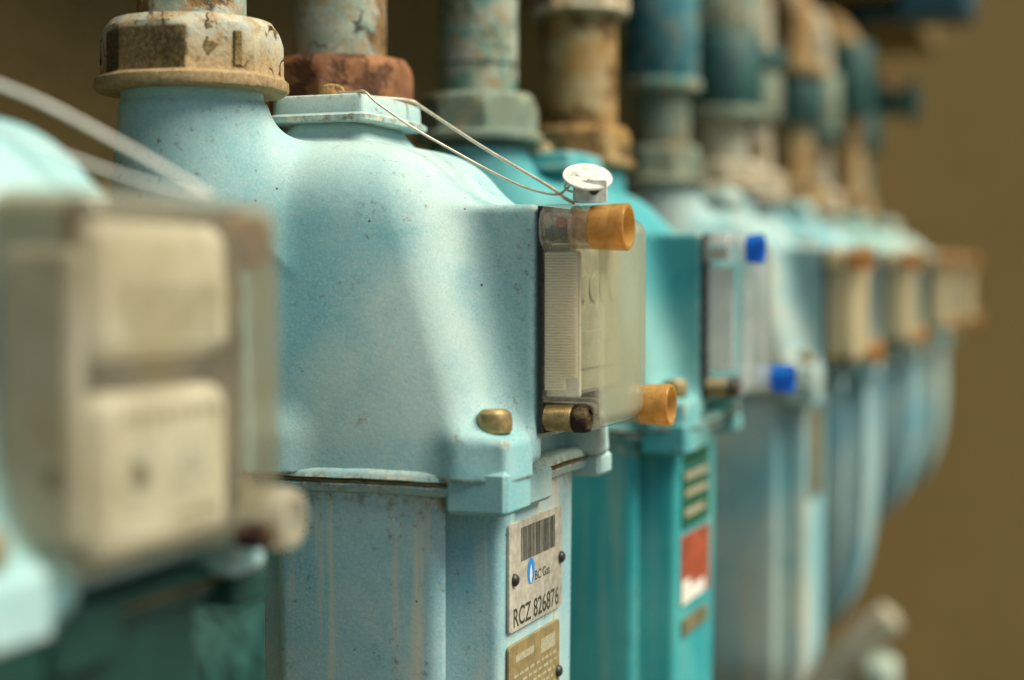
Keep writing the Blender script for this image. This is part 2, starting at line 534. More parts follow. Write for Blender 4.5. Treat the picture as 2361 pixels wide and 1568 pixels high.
def bez(pts, n=12):
    """smooth curve (Catmull-Rom) through points"""
    P = [np.array(p, float) for p in pts]
    P = [2 * P[0] - P[1]] + P + [2 * P[-1] - P[-2]]
    out = []
    for i in range(1, len(P) - 2):
        a, b, c, d = P[i - 1:i + 3]
        for k in range(n):
            t = k / n
            out.append(tuple(0.5 * (2 * b + (c - a) * t + (2 * a - 5 * b + 4 * c - d) * t * t + (3 * b - a - 3 * c + d) * t ** 3)))
    out.append(tuple(P[-2]))
    return out

def round_poly(pts, rad, n=5):
    """round the corners of a closed 2-D polygon"""
    out = []
    m = len(pts)
    for i in range(m):
        p, a, b = (np.array(pts[j % m], float) for j in (i, i - 1, i + 1))
        r = rad[i] if isinstance(rad, (list, tuple)) else rad
        la, lb = np.linalg.norm(a - p), np.linalg.norm(b - p)
        ra = min(r, la * 0.48, lb * 0.48)
        s0, s1 = p + (a - p) / la * ra, p + (b - p) / lb * ra
        for k in range(n + 1):
            t = k / n
            out.append(tuple((1 - t) ** 2 * s0 + 2 * t * (1 - t) * p + t * t * s1))
    return out

# ------------------------------------------------------------------ implicit surfaces for the cast shapes
def smin(a, b, k):
    h = np.clip(0.5 + 0.5 * (b - a) / k, 0, 1)
    return b + (a - b) * h - k * h * (1 - h)
def smax(a, b, k):
    return -smin(-a, -b, k)
def rbox(x, y, z, lo, hi, r):
    c = [(a + b) / 2 for a, b in zip(lo, hi)]
    e = [(b - a) / 2 - r for a, b in zip(lo, hi)]
    q = [np.abs(v - cc) - ee for v, cc, ee in zip((x, y, z), c, e)]
    o = np.sqrt(sum(np.maximum(v, 0) ** 2 for v in q))
    return o + np.minimum(np.maximum(np.maximum(q[0], q[1]), q[2]), 0) - r

def nets(fn, lo, hi, h):
    ax = [np.arange(l, u + h, h) for l, u in zip(lo, hi)]
    X, Y, Z = np.meshgrid(*ax, indexing='ij')
    D = fn(X, Y, Z)
    I = D < 0
    n = [len(a) for a in ax]
    cnt = np.zeros([k - 1 for k in n], int)
    for a in (0, 1):
        for b in (0, 1):
            for c in (0, 1):
                cnt += I[a:n[0] - 1 + a, b:n[1] - 1 + b, c:n[2] - 1 + c]
    act = (cnt > 0) & (cnt < 8)
    ijk = np.argwhere(act)
    idm = -np.ones(act.shape, int)
    idm[act] = np.arange(len(ijk))
    acc, num = np.zeros((len(ijk), 3)), np.zeros(len(ijk))
    for axis in range(3):
        o1, o2 = [d for d in range(3) if d != axis]
        for a in (0, 1):
            for b in (0, 1):
                p0 = ijk.copy()
                p0[:, o1] += a
                p0[:, o2] += b
                p1 = p0.copy()
                p1[:, axis] += 1
                d0, d1 = D[tuple(p0.T)], D[tuple(p1.T)]
                cr = (d0 < 0) != (d1 < 0)
                t = np.where(cr, d0 / np.where(cr, d0 - d1, 1), 0)
                q = p0.astype(float)
                q[:, axis] += t
                acc[cr] += q[cr]
                num[cr] += 1
    v = acc / num[:, None] * h + np.array(lo)
    for _ in range(2):                      # settle the points on the surface
        e = 0.2 * h
        d = fn(*v.T)
        g = np.stack([(fn(*(v + np.eye(3)[k] * e).T) - fn(*(v - np.eye(3)[k] * e).T)) / (2 * e) for k in range(3)], 1)
        st = d / np.maximum((g ** 2).sum(1), 0.05)
        v = v - np.clip(st, -0.4 * h, 0.4 * h)[:, None] * g
    F = []
    for axis in range(3):
        o1, o2 = (axis + 1) % 3, (axis + 2) % 3
        sl0 = [slice(None)] * 3
        sl1 = [slice(None)] * 3
        sl0[axis], sl1[axis] = slice(0, -1), slice(1, None)
        A, C = I[tuple(sl0)], I[tuple(sl1)]
        e = np.argwhere(A != C)
        ok = (e[:, o1] > 0) & (e[:, o2] > 0) & (e[:, o1] < n[o1] - 1) & (e[:, o2] < n[o2] - 1)
        e = e[ok]
        def cell(a, b):
            q = e.copy()
            q[:, o1] -= a
            q[:, o2] -= b
            return idm[tuple(q.T)]
        quad = np.stack([cell(1, 1), cell(0, 1), cell(0, 0), cell(1, 0)], 1)
        flip = ~A[tuple(e.T)]
        quad[flip] = quad[flip][:, ::-1]
        F.append(quad)
    return v, np.concatenate(F)

def net_mesh(name, fn, lo, hi, h):
    v, f = nets(fn, lo, hi, h)
    me = bpy.data.meshes.new(name)
    me.from_pydata((v * 0.001).tolist(), [], f.tolist())
    me.polygons.foreach_set('use_smooth', [True] * len(me.polygons))
    me.update()
    return me

# ------------------------------------------------------------------ the setting
ORG = Vector((-0.2543, 0.7525, CAM_Z - 0.0168))      # index centre of the meter in focus
WALL_X = ORG.x - 0.44

t = NT('stucco_wall')
a1 = t.noise(1.6, 4, 0.55)
a2 = t.noise(70, 5, 0.7)
c = t.mix(t.ramp(a1, 0.3, 0.7), (0.170, 0.120, 0.043), (0.21, 0.150, 0.056))
c = t.mix(t.ramp(a2, 0.35, 0.7, 0, 0.4), c, (0.09, 0.075, 0.028))
wall_mat = t.done(c, 0.9, t.bump(a2, 0.6, 0.004), spec=0.15)
t = NT('concrete_ground')
a1 = t.noise(3, 5, 0.6)
a2 = t.noise(150, 5, 0.7)
c = t.mix(t.ramp(a1, 0.3, 0.7), (0.12, 0.115, 0.085), (0.17, 0.16, 0.12))
c = t.mix(t.ramp(a2, 0.4, 0.7, 0, 0.5), c, (0.07, 0.07, 0.05))
ground_mat = t.done(c, 0.9, t.bump(a2, 0.5, 0.004), spec=0.2)

b = B()
b.box((WALL_X * 1000 - 200, -6000, 0), (WALL_X * 1000, 60000, 2600), 4)
wall = obj('wall', b.mesh('wall'), wall_mat)
wall['kind'] = 'structure'
b = B()
b.box((0, 0, 0), (9000, 200, 2600), 4)
wall2 = obj('wall', b.mesh('wall'), wall_mat, None, (WALL_X * 1000 - 60, 3350, 0), (0, 0, R(28)))
wall2['kind'] = 'structure'
b = B()
b.box((WALL_X * 1000 - 20, -6000, CAM_Z * 1000 + 450), (WALL_X * 1000 + 340, 3300, CAM_Z * 1000 + 560), 4)
added_shade_eave = obj('added_shade_eave', b.mesh('added_shade_eave'), wall_mat)  # added out of view to shade the wall and the tops of the pipes
added_shade_eave['kind'] = 'structure'
b = B()
b.add([(-40000, -40000, 0), (40000, -40000, 0), (40000, 80000, 0), (-40000, 80000, 0)], [(0, 1, 2, 3)])
ground = obj('ground', b.mesh('ground'), ground_mat)
ground['kind'] = 'structure'

# ------------------------------------------------------------------ gas meter parts (shared meshes)
YC = -8.0
def plan_d(x, y, z, grow=0.0):
    """outline of the upper casing at height z"""
    k = np.clip(z + 72, 0, 200)
    xf = -9 - 0.30 * k + 0.0005 * k * k + grow
    xb = -130 - 0.62 * np.clip(k, 0, 112) - grow
    fw = np.clip((x + 150) / 100, 0, 1.3)
    yw = 78 + np.clip((-x - 110) / 60, 0, 1) * np.clip(k - 40, 0, 90) * 0.16 - fw * fw * (0.15 * k) + grow
    r = 13 + 0.12 * k
    cx, ex = (xf + xb) / 2, (xf - xb) / 2 - r
    qx, qy = np.abs(x - cx) - ex, np.abs(y - YC) - (yw - r)
    return np.sqrt(np.maximum(qx, 0) ** 2 + np.maximum(qy, 0) ** 2) + np.minimum(np.maximum(qx, qy), 0) - r

def casing_fn(ports):
    def fn(x, y, z):
        d = plan_d(x, y, z)
        top = z - (85 - np.clip(x + 85, 0, 100) * 0.16)
        d = smax(d, top, 40)
        neck = rbox(x, y, z, (-110, -47, -66), (0, 47, 53), 4)
        d = smin(d, neck, 15)
        for px_, py_ in ports:
            rr = np.hypot(x - px_, y - py_)
            col = smax(np.maximum(rr - 34.4, -z + 40), z - 101, 3)
            d = smin(d, col, 24)
            d = np.minimum(d, smax(rr - 33.2, z - 109, 1.5))
        capc = rbox(x, y, z, (-139, -44, 20), (-92, 26, 97), 13)
        d = smin(d, capc, 7)
        for x0, x1, y0, y1 in ((-25, 0, -86.5, -58), (-26, -2.5, 48, 70), (-138, -112, -86, -60)):
            lug = rbox(x, y, z, (x0, y0, -90), (x1, y1, -53), 3)
            d = smin(d, lug, 20)
        d = np.maximum(d, -rbox(x, y, z, (-20, -42.5, -95), (8, 42.5, -56), 3))
        return np.maximum(d, -72 - z)
    return fn

PORT_A = ((-160, -84), (-160, 70))
PORT_B = ((-146, -69), (-126, 80))
UP = {'A': net_mesh('upper_casing', casing_fn(PORT_A), (-260, -128, -78), (6, 115, 114), 1.8),
      'B': net_mesh('upper_casing', casing_fn(PORT_B), (-260, -114, -78), (6, 124, 114), 2.6)}

def outline(z, grow, n=120):
    """points of the casing outline, by marching outward"""
    pts = []
    cx = -70
    for j in range(n):
        a = 2 * math.pi * j / n
        lo, hi = 0.0, 300.0
        for _ in range(30):
            m = (lo + hi) / 2
            if plan_d(np.float64(cx + m * math.cos(a)), np.float64(YC + m * math.sin(a)), np.float64(z), grow) < 0:
                lo = m
            else:
                hi = m
        pts.append((cx + lo * math.cos(a), YC + lo * math.sin(a)))
    return pts

def flange_mesh(z0, z1, g0, g1, wob=0.0):
    b = B()
    mid = (z0 + z1) / 2
    rs = []
    for z, g in ((z0, g0 - 1.5), (z0 + 0.8, g0), (mid, (g0 + g1) / 2), (z1 - 1.2, g1), (z1, g1 - 1.8)):
        rs.append([(x, y, z + wob * (math.sin(x * 0.09 + y * 0.13) * 0.5 + math.sin(x * 0.31 - y * 0.27) * 0.25)) for x, y in outline(-72, g)])
    b.rings(rs)
    return b.mesh('flange')
FL_UP = flange_mesh(-73.0, -68.2, 2.6, 1.4, 0.4)
FL_GAS = flange_mesh(-74.2, -72.8, 2.6, 2.6)
FL_LOW = flange_mesh(-79.4, -74.0, 0.8, 2.5, 0.4)

def lower_outline():
    q = [(64, -47), (61, -52), (40, -54), (27, -56), (34, -63), (44, -70), (39, -75), (16, -77)]
    rad = [2.5, 3, 8, 3, 3, 3, 6, 20]
    half = [(x - 76, y) for x, y in q] + [(-x - 76, y) for x, y in q[::-1]]
    rad = rad + rad[::-1]
    pts = half + [(x, -y) for x, y in half[::-1]]
    pts = [(x, y + YC) for x, y in pts]
    return round_poly(pts[::-1], (rad + rad[::-1])[::-1], 5)

def lower_mesh(depth, kind):
    ol = lower_outline()
    cx = -76
    b = B()
    rs = []
    zs = [-77.5, -90]
    z_end = -84 - depth
    N = 22
    for i in range(N + 1):
        zs.append(-92 - (depth - 8) * i / N)
    for z in zs:
        t_ = (-84 - z) / depth
        if kind == 'box':
            s_ = 1 - 0.035 * t_ - 0.10 * max(0, (t_ - 0.88) / 0.12) ** 2
        else:
            s_ = max(0.12, math.sqrt(max(0, 1 - max(0, (t_ - 0.25) / 0.75) ** 2.6)))
        rs.append([(cx + (x - cx) * s_, YC + (y - YC) * s_, z) for x, y in ol])
    b.rings(rs[::-1])
    return b.mesh('lower_casing', sharp=40)
LOW = {'box': lower_mesh(262, 'box'), 'round': lower_mesh(232, 'round'), 'cone': lower_mesh(300, 'round')}

def box_mesh(name, lo, hi, bev=1.5):
    b = B()
    b.box(lo, hi, bev)
    return b.mesh(name, sharp=30)
LUG_L = box_mesh('lug', (-29, -89, -86.5), (0.7, -57, -66.5), 2)
LUG_M = box_mesh('lug', (-22, -46, -88), (-5, -11, -71), 2)
LUG_R = box_mesh('lug', (-24, 48, -84), (0, 70, -72), 2)

def screw_mesh(r, h):
    b = B()
    b.lathe([(r * 0.94, 0), (r, h * 0.15), (r, h * 0.55), (r * 0.93, h * 0.82), (r * 0.7, h * 0.97), (r * 0.2, h)], seg=28)
    return b.mesh('screw')
SCREW = screw_mesh(8.0, 10.5)

# top cap: rounded block with a lip
def cap_mesh():
    b = B()
    def ol(g):
        base = [(-141 - g, -46 - g), (-90 + g, -46 - g), (-86.5 + g, -10), (-90 + g, 28 + g), (-141 - g, 28 + g)]
        return round_poly(base, [7, 4, 18, 7, 7], 4)
    rs = []
    for z, g in ((94.6, 1.0), (95.0, 2.2), (97.4, 2.4), (98.2, 1.2), (98.8, 0), (106.0, -0.4), (107.2, -1.0), (107.8, -2.4)):
        rs.append([(x, y, z) for x, y in ol(g)])
    b.rings(rs)
    return b.mesh('top_cap', sharp=32)
CAP = cap_mesh()
def bolt_mesh():
    b = B()
    b.lathe([(6.4, 107.2), (6.5, 112.0), (5.6, 114.2), (3.2, 115.4), (0.6, 115.8)], org=(-118, -22, 0), seg=20)
    b.lathe([(7.8, 107.3), (7.8, 108.8)], org=(-118, -22, 0), seg=20)
    return b.mesh('cap_bolt')
CBOLT = bolt_mesh()

# index cover and what is fixed to it
GASKET = None
def gasket_mesh():
    b = B()
    n = 90
    per = []
    for k in range(n):
        per.append((-47.2, 52 - 105 * k / n))
    for k in range(30):
        per.append((-47.2 + 94.4 * k / 30, -53))
    for k in range(n):
        per.append((47.2, -53 + 105 * k / n))
    for k in range(30):
        per.append((47.2 - 94.4 * k / 30, 52))
    jit = [random.uniform(-0.35, 0.6) for _ in per]
    rs = [[(0.05, y, z) for y, z in per]]
    rs.append([(2.1 + j * 0.9, y * (1 + 0.004 * j), z) for (y, z), j in zip(per, jit)])
    b.rings(rs)
    return b.mesh('gasket', sharp=40)
GASKET = gasket_mesh()

def cover_fn(notch=True, w=46.5, xf=30.0, x0=2.2, top=49.0, bot=-52.0, bosses=True, bowed=1.0):
    def fn(x, y, z):
        bow = np.clip(y / w, -1, 1)
        xs = x + bowed * 4.3 * bow * bow * (bow > 0)            # the far edge falls back a little
        o = rbox(xs, y, z, (x0 - 20, -w, bot), (xf, w, top), 8.5)
        i = rbox(xs, y, z, (x0 - 30, -w + 2.6, bot + 2.6), (xf - 2.6, w - 2.6, top - 2.6), 6.5)
        if bosses:
            b1 = np.maximum(np.hypot(y + 41.5, z - 42) - 10.8, x - 17.5)
            b2 = np.maximum(np.hypot(y - 41, z + 45) - 10.3, x - 25)
            o = np.minimum(smin(o, b1, 2.0), b2)
            i = np.maximum(i, -np.minimum(np.hypot(y + 41.5, z - 42) - 10.8, np.hypot(y - 41, z + 45) - 10.3))
            c1 = np.maximum(np.hypot(y + 41.5, z - 42) - 7.2, 3 - x)
            o = np.maximum(o, -c1)
        if notch:
            nt = rbox(x, y, z, (-20, -70, -80), (26.5, -33.5, -38.5), 4)
            o = np.maximum(o, -nt)
            wall_ = np.maximum(rbox(x, y, z, (-20, -72, -82), (28.5, -31.5, -36.5), 5), -i)
            i = np.maximum(i, -rbox(x, y, z, (-20, -72, -82), (28.5, -31.5, -36.5), 5))
        d = np.maximum(o, -i)
        return np.maximum(d, x0 - x)
    return fn
def haze_front(me):
    me.polygons.foreach_set('material_index', [1 if (p.normal.x > 0.80 and p.center.x > 0.018) else 0 for p in me.polygons])
    return me
COVER = net_mesh('index_cover', cover_fn(), (-2, -56, -58), (34, 56, 56), 0.9)
haze_front(COVER)
COVER_PLAIN = net_mesh('index_cover', cover_fn(notch=False), (-2, -56, -58), (34, 56, 56), 1.6)
COVER_BIG = net_mesh('index_cover', cover_fn(notch=False, w=55, xf=32, x0=-4, top=55, bot=-57, bosses=False, bowed=0), (-8, -60, -62), (38, 60, 60), 1.5)

def cap_plug(r, x0, x1, org, split=0.36):
    """tamper cap: (cap, sleeve behind it)"""
    L = x1 - x0
    xs = x0 + L * split
    a, b = B(), B()
    b.lathe([(r * 0.72, x0), (r * 0.93, x0 + 0.3), (r * 0.95, xs - 0.6), (r * 0.80, xs - 0.1)], org=(0, org[0], org[1]), axis='X', seg=40)
    L2 = x1 - xs
    a.lathe([(r * 0.6, xs - 0.1), (r * 0.95, xs), (r * 0.985, xs + L2 * 0.30), (r * 0.978, xs + L2 * 0.32), (r * 1.0, xs + L2 * 0.55), (r * 0.985, xs + L2 * 0.57),
             (r * 1.01, xs + L2 * 0.62), (r * 1.03, x1 - 0.8), (r * 0.99, x1), (r * 0.84, x1), (r * 0.80, x1 - 1.0), (r * 0.78, x1 - L2 * 0.3), (r * 0.3, x1 - L2 * 0.33)],
            org=(0, org[0], org[1]), axis='X', seg=40)
    return a.mesh('seal_cap', sharp=50), b.mesh('cap_sleeve', sharp=50)
PLUG_T = cap_plug(10.6, 15.5, 42, (-41.5, 42))
PLUG_B = cap_plug(10.4, 20, 40, (41, -45), 0.22)
PLUG_T2 = cap_plug(9.4, 16, 38, (-41.5, 42), 0.55)
PLUG_B2 = cap_plug(9.6, 20, 42, (41, -45), 0.35)

def ribs_mesh():
    b = B()
    z = -33.0
    n = 48
    pit = 63.5 / n
    vs, fs = [], []
    for k in range(n):
        z0 = -33 + k * pit
        for zz, yy in ((z0, -46.35), (z0 + pit * 0.22, -47.0), (z0 + pit * 0.72, -47.0), (z0 + pit * 0.94, -46.35)):
            x1 = 19.2 if zz > -27 else 13.5
            vs += [(3.4, yy, zz), (x1, yy, zz)]
    for k in range(len(vs) // 2 - 1):
        fs.append((2 * k, 2 * k + 1, 2 * k + 3, 2 * k + 2))
    vs2 = [(x, -46.1, z_) for x, y, z_ in vs]
    m = len(vs)
    fs += [tuple(m + q for q in f[::-1]) for f in fs]
    b.add(vs + vs2, fs)
    return b.mesh('ribbed_panel', smooth=False)
RIBS = ribs_mesh()

def insert_mesh():
    b = B()
    prof = [(5.4, 1.8)]
    x = 2.0
    while x < 14.5:
        prof += [(6.1, x), (6.1, x + 0.5), (5.7, x + 0.75), (5.7, x + 0.95)]
        x += 1.0
    prof += [(5.2, 15.4)]
    b.lathe(prof, org=(0, -40, -46.2), axis='X', seg=30)
    return b.mesh('brass_insert', sharp=60)
INSERT = insert_mesh()
def head_mesh():
    b = B()
    b.lathe([(5.4, 15.2), (6.3, 15.8), (6.5, 20.5), (5.9, 22.6), (4.6, 23.2), (4.2, 22.2), (0.5, 22.0)], org=(0, -40, -46.2), axis='X', seg=26)
    me = b.mesh('screw_head', sharp=60)
    for v in me.vertices:
        v.co += Vector([random.uniform(-1, 1) * 0.00022 for _ in range(3)])
    return me
HEAD = head_mesh()
def inner_screw():
    b = B()
    prof = [(2.0, 4)]
    for k in range(9):
        prof += [(4.4, 4.4 + k * 1.2), (4.4, 4.9 + k * 1.2), (3.7, 5.2 + k * 1.2)]
    b.lathe(prof + [(1, 16)], org=(0, -41.5, 39.2), axis='X', seg=20)
    return b.mesh('cover_screw')
INSCREW = inner_screw()
b = B()
b.lathe([(1.9, 8.5), (2.3, 9.0), (2.3, 12.5), (1.9, 13)], org=(0, -44.2, 44.4), axis='X', seg=16)
REDBIT = b.mesh('thread_mark')

def register_mesh():
    b = B()
    b.box((1, -36, -36), (14, 38, 36), 2)
    for k in range(4):
        b.lathe([(4, 14.8), (6.4, 15.2), (6.4, 15.9), (6.0, 16.2)], org=(-1, -24 + 16 * k, 14), axis='X', seg=24)
    b.box((13.8, -30, -24), (15.4, 30, -6), 0.6)
    return b.mesh('register')
REGISTER = register_mesh()
BACKPL = box_mesh('back_plate', (2.2, -43, -48), (3.6, 43, 46), 0.5)
LINER = box_mesh('register_side', (2.5, -43.2, -36), (19.5, -41.4, 31), 0.6)

# ------------------------------------------------------------------ print helpers
def text_mesh(body, width, height, bold=0.0, cond=None):
    cu = bpy.data.curves.new('txt', 'FONT')
    cu.body = body
    cu.size = 1.0
    cu.offset = bold
    cu.extrude = 0.0
    tmp = bpy.data.objects.new('txt', cu)
    COL.objects.link(tmp)
    dg = bpy.context.evaluated_depsgraph_get()
    me = bpy.data.meshes.new_from_object(tmp.evaluated_get(dg))
    bpy.data.objects.remove(tmp)
    bpy.data.curves.remove(cu)
    co = np.array([v.co[:] for v in me.vertices])
    lo, hi = co.min(0), co.max(0)
    sx, sy = width / (hi[0] - lo[0]) * 0.001, height / (hi[1] - lo[1]) * 0.001
    for v in me.vertices:      # text x -> row axis, text y -> up, facing +x
        v.co = Vector((0, (v.co.x - lo[0]) * sx, (v.co.y - lo[1]) * sy))
    me.materials.clear()
    me.update()
    return me

def quad_mesh(name, rects, x):
    """flat printed marks, each (y0, z0, y1, z1), facing +x"""
    b = B()
    for y0, z0, y1, z1 in rects:
        b.add([(x, y0, z0), (x, y1, z0), (x, y1, z1), (x, y0, z1)], [(0, 1, 2, 3)])
    return b.mesh(name, smooth=False, sharp=None)

def as_print(o):
    o['kind'] = 'stuff'      # many tiny printed marks
    return o

def plate_mesh(name, y0, z0, y1, z1, x0, x1, rad=2.5):
    b = B()
    p = round_poly([(y0, z0), (y1, z0), (y1, z1), (y0, z1)], rad, 4)
    cy, cz = (y0 + y1) / 2, (z0 + z1) / 2
    q = [(cy + (y - cy) * 0.99, cz + (z - cz) * 0.99) for y, z in p]
    b.rings([[(x0, y, z) for y, z in p], [(x1 - 0.25, y, z) for y, z in p], [(x1, y, z) for y, z in q]])
    return b.mesh(name, sharp=30)

RIVET = None
b = B()
b.lathe([(3.0, 0), (3.0, 0.6), (2.7, 1.5), (1.8, 2.3), (0.4, 2.6)], axis='X', seg=20)
RIVET = b.mesh('rivet')

# ------------------------------------------------------------------ building a meter
GROUP_M = 'gas meters in a row along the wall'
def meter(off, dx, dz, label, casing, lowk, lowmat, cover, capmats, covermat, rot=0.0, plugs=True, uppermat=None, fancy=True):
    m = thing('gas_meter', label, 'gas meter', GROUP_M, (ORG.x + dx * 0.001, ORG.y + off * 0.001, ORG.z + dz * 0.001))
    m.rotation_euler = (0, 0, R(rot))
    um = uppermat
    up = obj('upper_casing', UP[casing], um, m)
    fm = lowmat if lowmat == 'shade_green' else um  # flange and lugs of the nearest meter get the shade-dark colour too
    obj('flange', FL_UP, fm, up)
    obj('flange_seal', FL_GAS, 'crust', m)
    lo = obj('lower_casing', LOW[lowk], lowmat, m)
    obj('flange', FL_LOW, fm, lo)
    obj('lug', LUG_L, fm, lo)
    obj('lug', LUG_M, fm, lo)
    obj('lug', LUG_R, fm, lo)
    for sy, yy in ((-1, -72), (1, 59)):
        obj('screw', SCREW, 'brass', m, (-11.5, yy, -50.6))
    cp = obj('top_cap', CAP, um, m)
    obj('cap_bolt', CBOLT, 'ochre', cp)
    obj('gasket', GASKET, 'black', m)
    cv = obj('index_cover', cover, [covermat, 'front_haze'] if cover is COVER else covermat, m)
    if plugs:
        for a_, s_ in ((PLUG_T2, PLUG_B2) if capmats == 'cap_blue' else (PLUG_T, PLUG_B)):
            obj('seal_cap', a_, capmats, cv)
            obj('cap_sleeve', s_, 'bright_clear' if capmats == 'cap_blue' else 'smoky', cv)
        obj('brass_insert', INSERT, 'brass', cv)
        obj('screw_head', HEAD, 'rust_dark', cv)
        obj('cover_screw', INSCREW, 'register_dark', cv)
        if capmats == 'cap_blue':
            obj('back_plate', BACKPL, 'teal', m)
            obj('register_side', LINER, 'register_pale', m)
        else:
            obj('register', REGISTER, 'register_olive' if cover is COVER else 'register', m)
            obj('register_side', LINER, 'register', m)
    return m, cv, lo

# --- the sharp one
m2, cv2, lo2 = meter(0, 0, 0, 'pale blue gas meter in sharp focus with number plate reading RCZ 826876', 'A', 'box', 'blue_low', COVER, 'amber', 'clear', uppermat='blue')
obj('ribbed_panel', RIBS, 'ribs', cv2)
obj('thread_mark', REDBIT, 'red_bit', cv2)
plate = obj('number_plate', plate_mesh('number_plate', -55, -146, 19.5, -95, -12.3, -10.8), 'alu', m2)
plate['label'] = 'grey metal number plate with barcode'
bars, y = [], -40.0
rb = random.Random(3)
while y < 8.5:
    wd = rb.choice((0.5, 0.5, 0.9, 1.3))
    bars.append((y, -114.5, min(y + wd, 9), -98.5))
    y += wd + rb.choice((0.35, 0.45, 0.6, 0.9))
as_print(obj('barcode', quad_mesh('barcode', bars, -10.72), 'print', plate))
tx = text_mesh('RCZ 826876', 64, 9.2, 0.012)
obj('plate_number', tx, 'print', plate, (-10.72, -50, -144.2))
tx = text_mesh('BC Gas', 21, 4.6, 0.01)
obj('plate_lettering', tx, 'print', plate, (-10.72, -20.5, -126.5))
b = B()
b.add([(-10.72, -26.5 + 5.0 * math.cos(a), -121 + 6.4 * math.sin(a)) for a in np.linspace(0, 2 * math.pi, 33)[:-1]], [tuple(range(32))])
obj('emblem', b.mesh('emblem', smooth=False, sharp=None), 'blueprint', plate)
b = B()
b.add([(-10.66, -26.5 + dy, -121 + dz) for dy, dz in ((-0.6, -5.6), (0.6, -5.6), (1.7, -2.5), (1.3, 0.2), (0, 3.6), (-1.3, 0.2), (-1.7, -2.5))], [tuple(range(7))])
obj('emblem_flame', b.mesh('emblem_flame', smooth=False, sharp=None), 'white', plate)
obj('rivet', RIVET, 'rivet', plate, (-10.9, -49.5, -121.5))
obj('rivet', RIVET, 'rivet', plate, (-10.9, 16.5, -121))
pl2 = obj('data_plate', plate_mesh('data_plate', -55, -205, 16, -152, -12.3, -10.9), 'tan_plate', m2)
pl2['label'] = 'tan data plate with worn print'
rows = [(-47, -161, -22, -157.5), (-12, -164, 9, -157)]
z = -168.0
while z > -202:
    y = -49.0
    while y < 8:
        wd = rb.uniform(2, 7)
        rows.append((y, z, min(y + wd, 11), z + 1.5))
        y += wd + rb.uniform(1.2, 3)
    z -= 3.6
as_print(obj('worn_print', quad_mesh('worn_print', rows, -10.82), 'tan_print', pl2))
obj('rivet', RIVET, 'rivet', pl2, (-11.0, 13, -178))
obj('rivet', RIVET, 'rivet', pl2, (-11.0, -50, -180))

# --- the blurred one in front
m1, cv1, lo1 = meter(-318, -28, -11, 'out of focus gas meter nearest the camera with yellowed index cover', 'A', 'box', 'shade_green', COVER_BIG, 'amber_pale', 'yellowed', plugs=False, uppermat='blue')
cv1.location.x = -0.016
def panel(name, lo, hi, mat, bev, par):
    o = obj(name, box_mesh(name, lo, hi, bev), mat, par)
    if par is m1:
        o.location.x = -0.016
    return o
def soft(name, lo, hi, mat, r, par):
    me = net_mesh(name, lambda x, y, z: rbox(x, y, z, lo, hi, r), [c - 3 for c in lo], [c + 3 for c in hi], 1.6)
    o = obj(name, me, mat, par)
    o.location.x = -0.016
    return o
rg = soft('register_front', (14, -46, 5), (28.5, 24, 46), 'register_pale', 7, m1)
dl = soft('dial_block', (14, -46, -53), (28.5, 24, -4), 'register_pale', 7, m1)
sd_ = soft('register_side', (-4, -52, -48), (22, -44, 38), 'register_grey', 3.9, m1)
panel('counter_window', (28.0, -40, 9), (28.9, 20, 29), 'register_grey', 0.3, rg)
b = B()
b.lathe([(7, 8), (9, 9), (9.4, 24), (8, 28.5), (4, 29)], org=(0, 41, 41), axis='X', seg=28)
o = obj('cover_boss', b.mesh('cover_boss'), 'rust', cv1)
for k in range(5):
    panel('digit_wheel', (28.7, -37 + 10.5 * k, 11), (29.3, -31 + 10.5 * k, 27), 'alu', 0.3, rg)
for yy, zz, hand, aa in ((-30, -29, 'register_dark', 0.6), (-3, -27, 'register_grey', 2.1)):
    b = B()
    b.lathe([(9.2, 0), (10.4, 0), (10.4, 0.8), (9.2, 0.8)], org=(28.2, yy, zz), axis='X', seg=32)
    obj('dial_ring', b.mesh('dial_ring', sharp=40), 'register_grey', dl)
    b = B()
    b.box((0, -2.0, -4), (0.7, 2.0, 7), 0.3)
    b.lathe([(4.2, 0), (4.2, 0.8), (3, 1.0)], axis='X', seg=16)
    obj('dial_hand', b.mesh('dial_hand', sharp=40), hand, dl, (28.4, yy, zz), (aa, 0, 0))
mk = quad_mesh('dial_print', [(-38 + 7 * k, -13 - (k % 2), -33.5 + 7 * k, -10.5) for k in range(8)] + [(-10, -44, 14, -41.5), (-10, -48, 10, -46)], 28.62)
as_print(obj('dial_print', mk, 'tan_print', dl))
panel('register_screw', (12, -52.2, -31), (17, -51, -25), 'register_dark', 0.4, sd_)
b = B()
b.lathe([(8.5, 20), (10.4, 20.6), (10.8, 34), (9.6, 36.5), (7, 37), (6.6, 35), (1, 34.6)], org=(0, 50, -52), axis='X', seg=30)
obj('seal_cap', b.mesh('seal_cap'), 'dull_clear', cv1)
b = B()
b.lathe([(3, 27), (4.4, 27.5), (4.4, 37.5), (3, 38)], org=(0, 30, -55), axis='X', seg=20)
obj('screw', b.mesh('screw'), 'rust_dark', cv1)

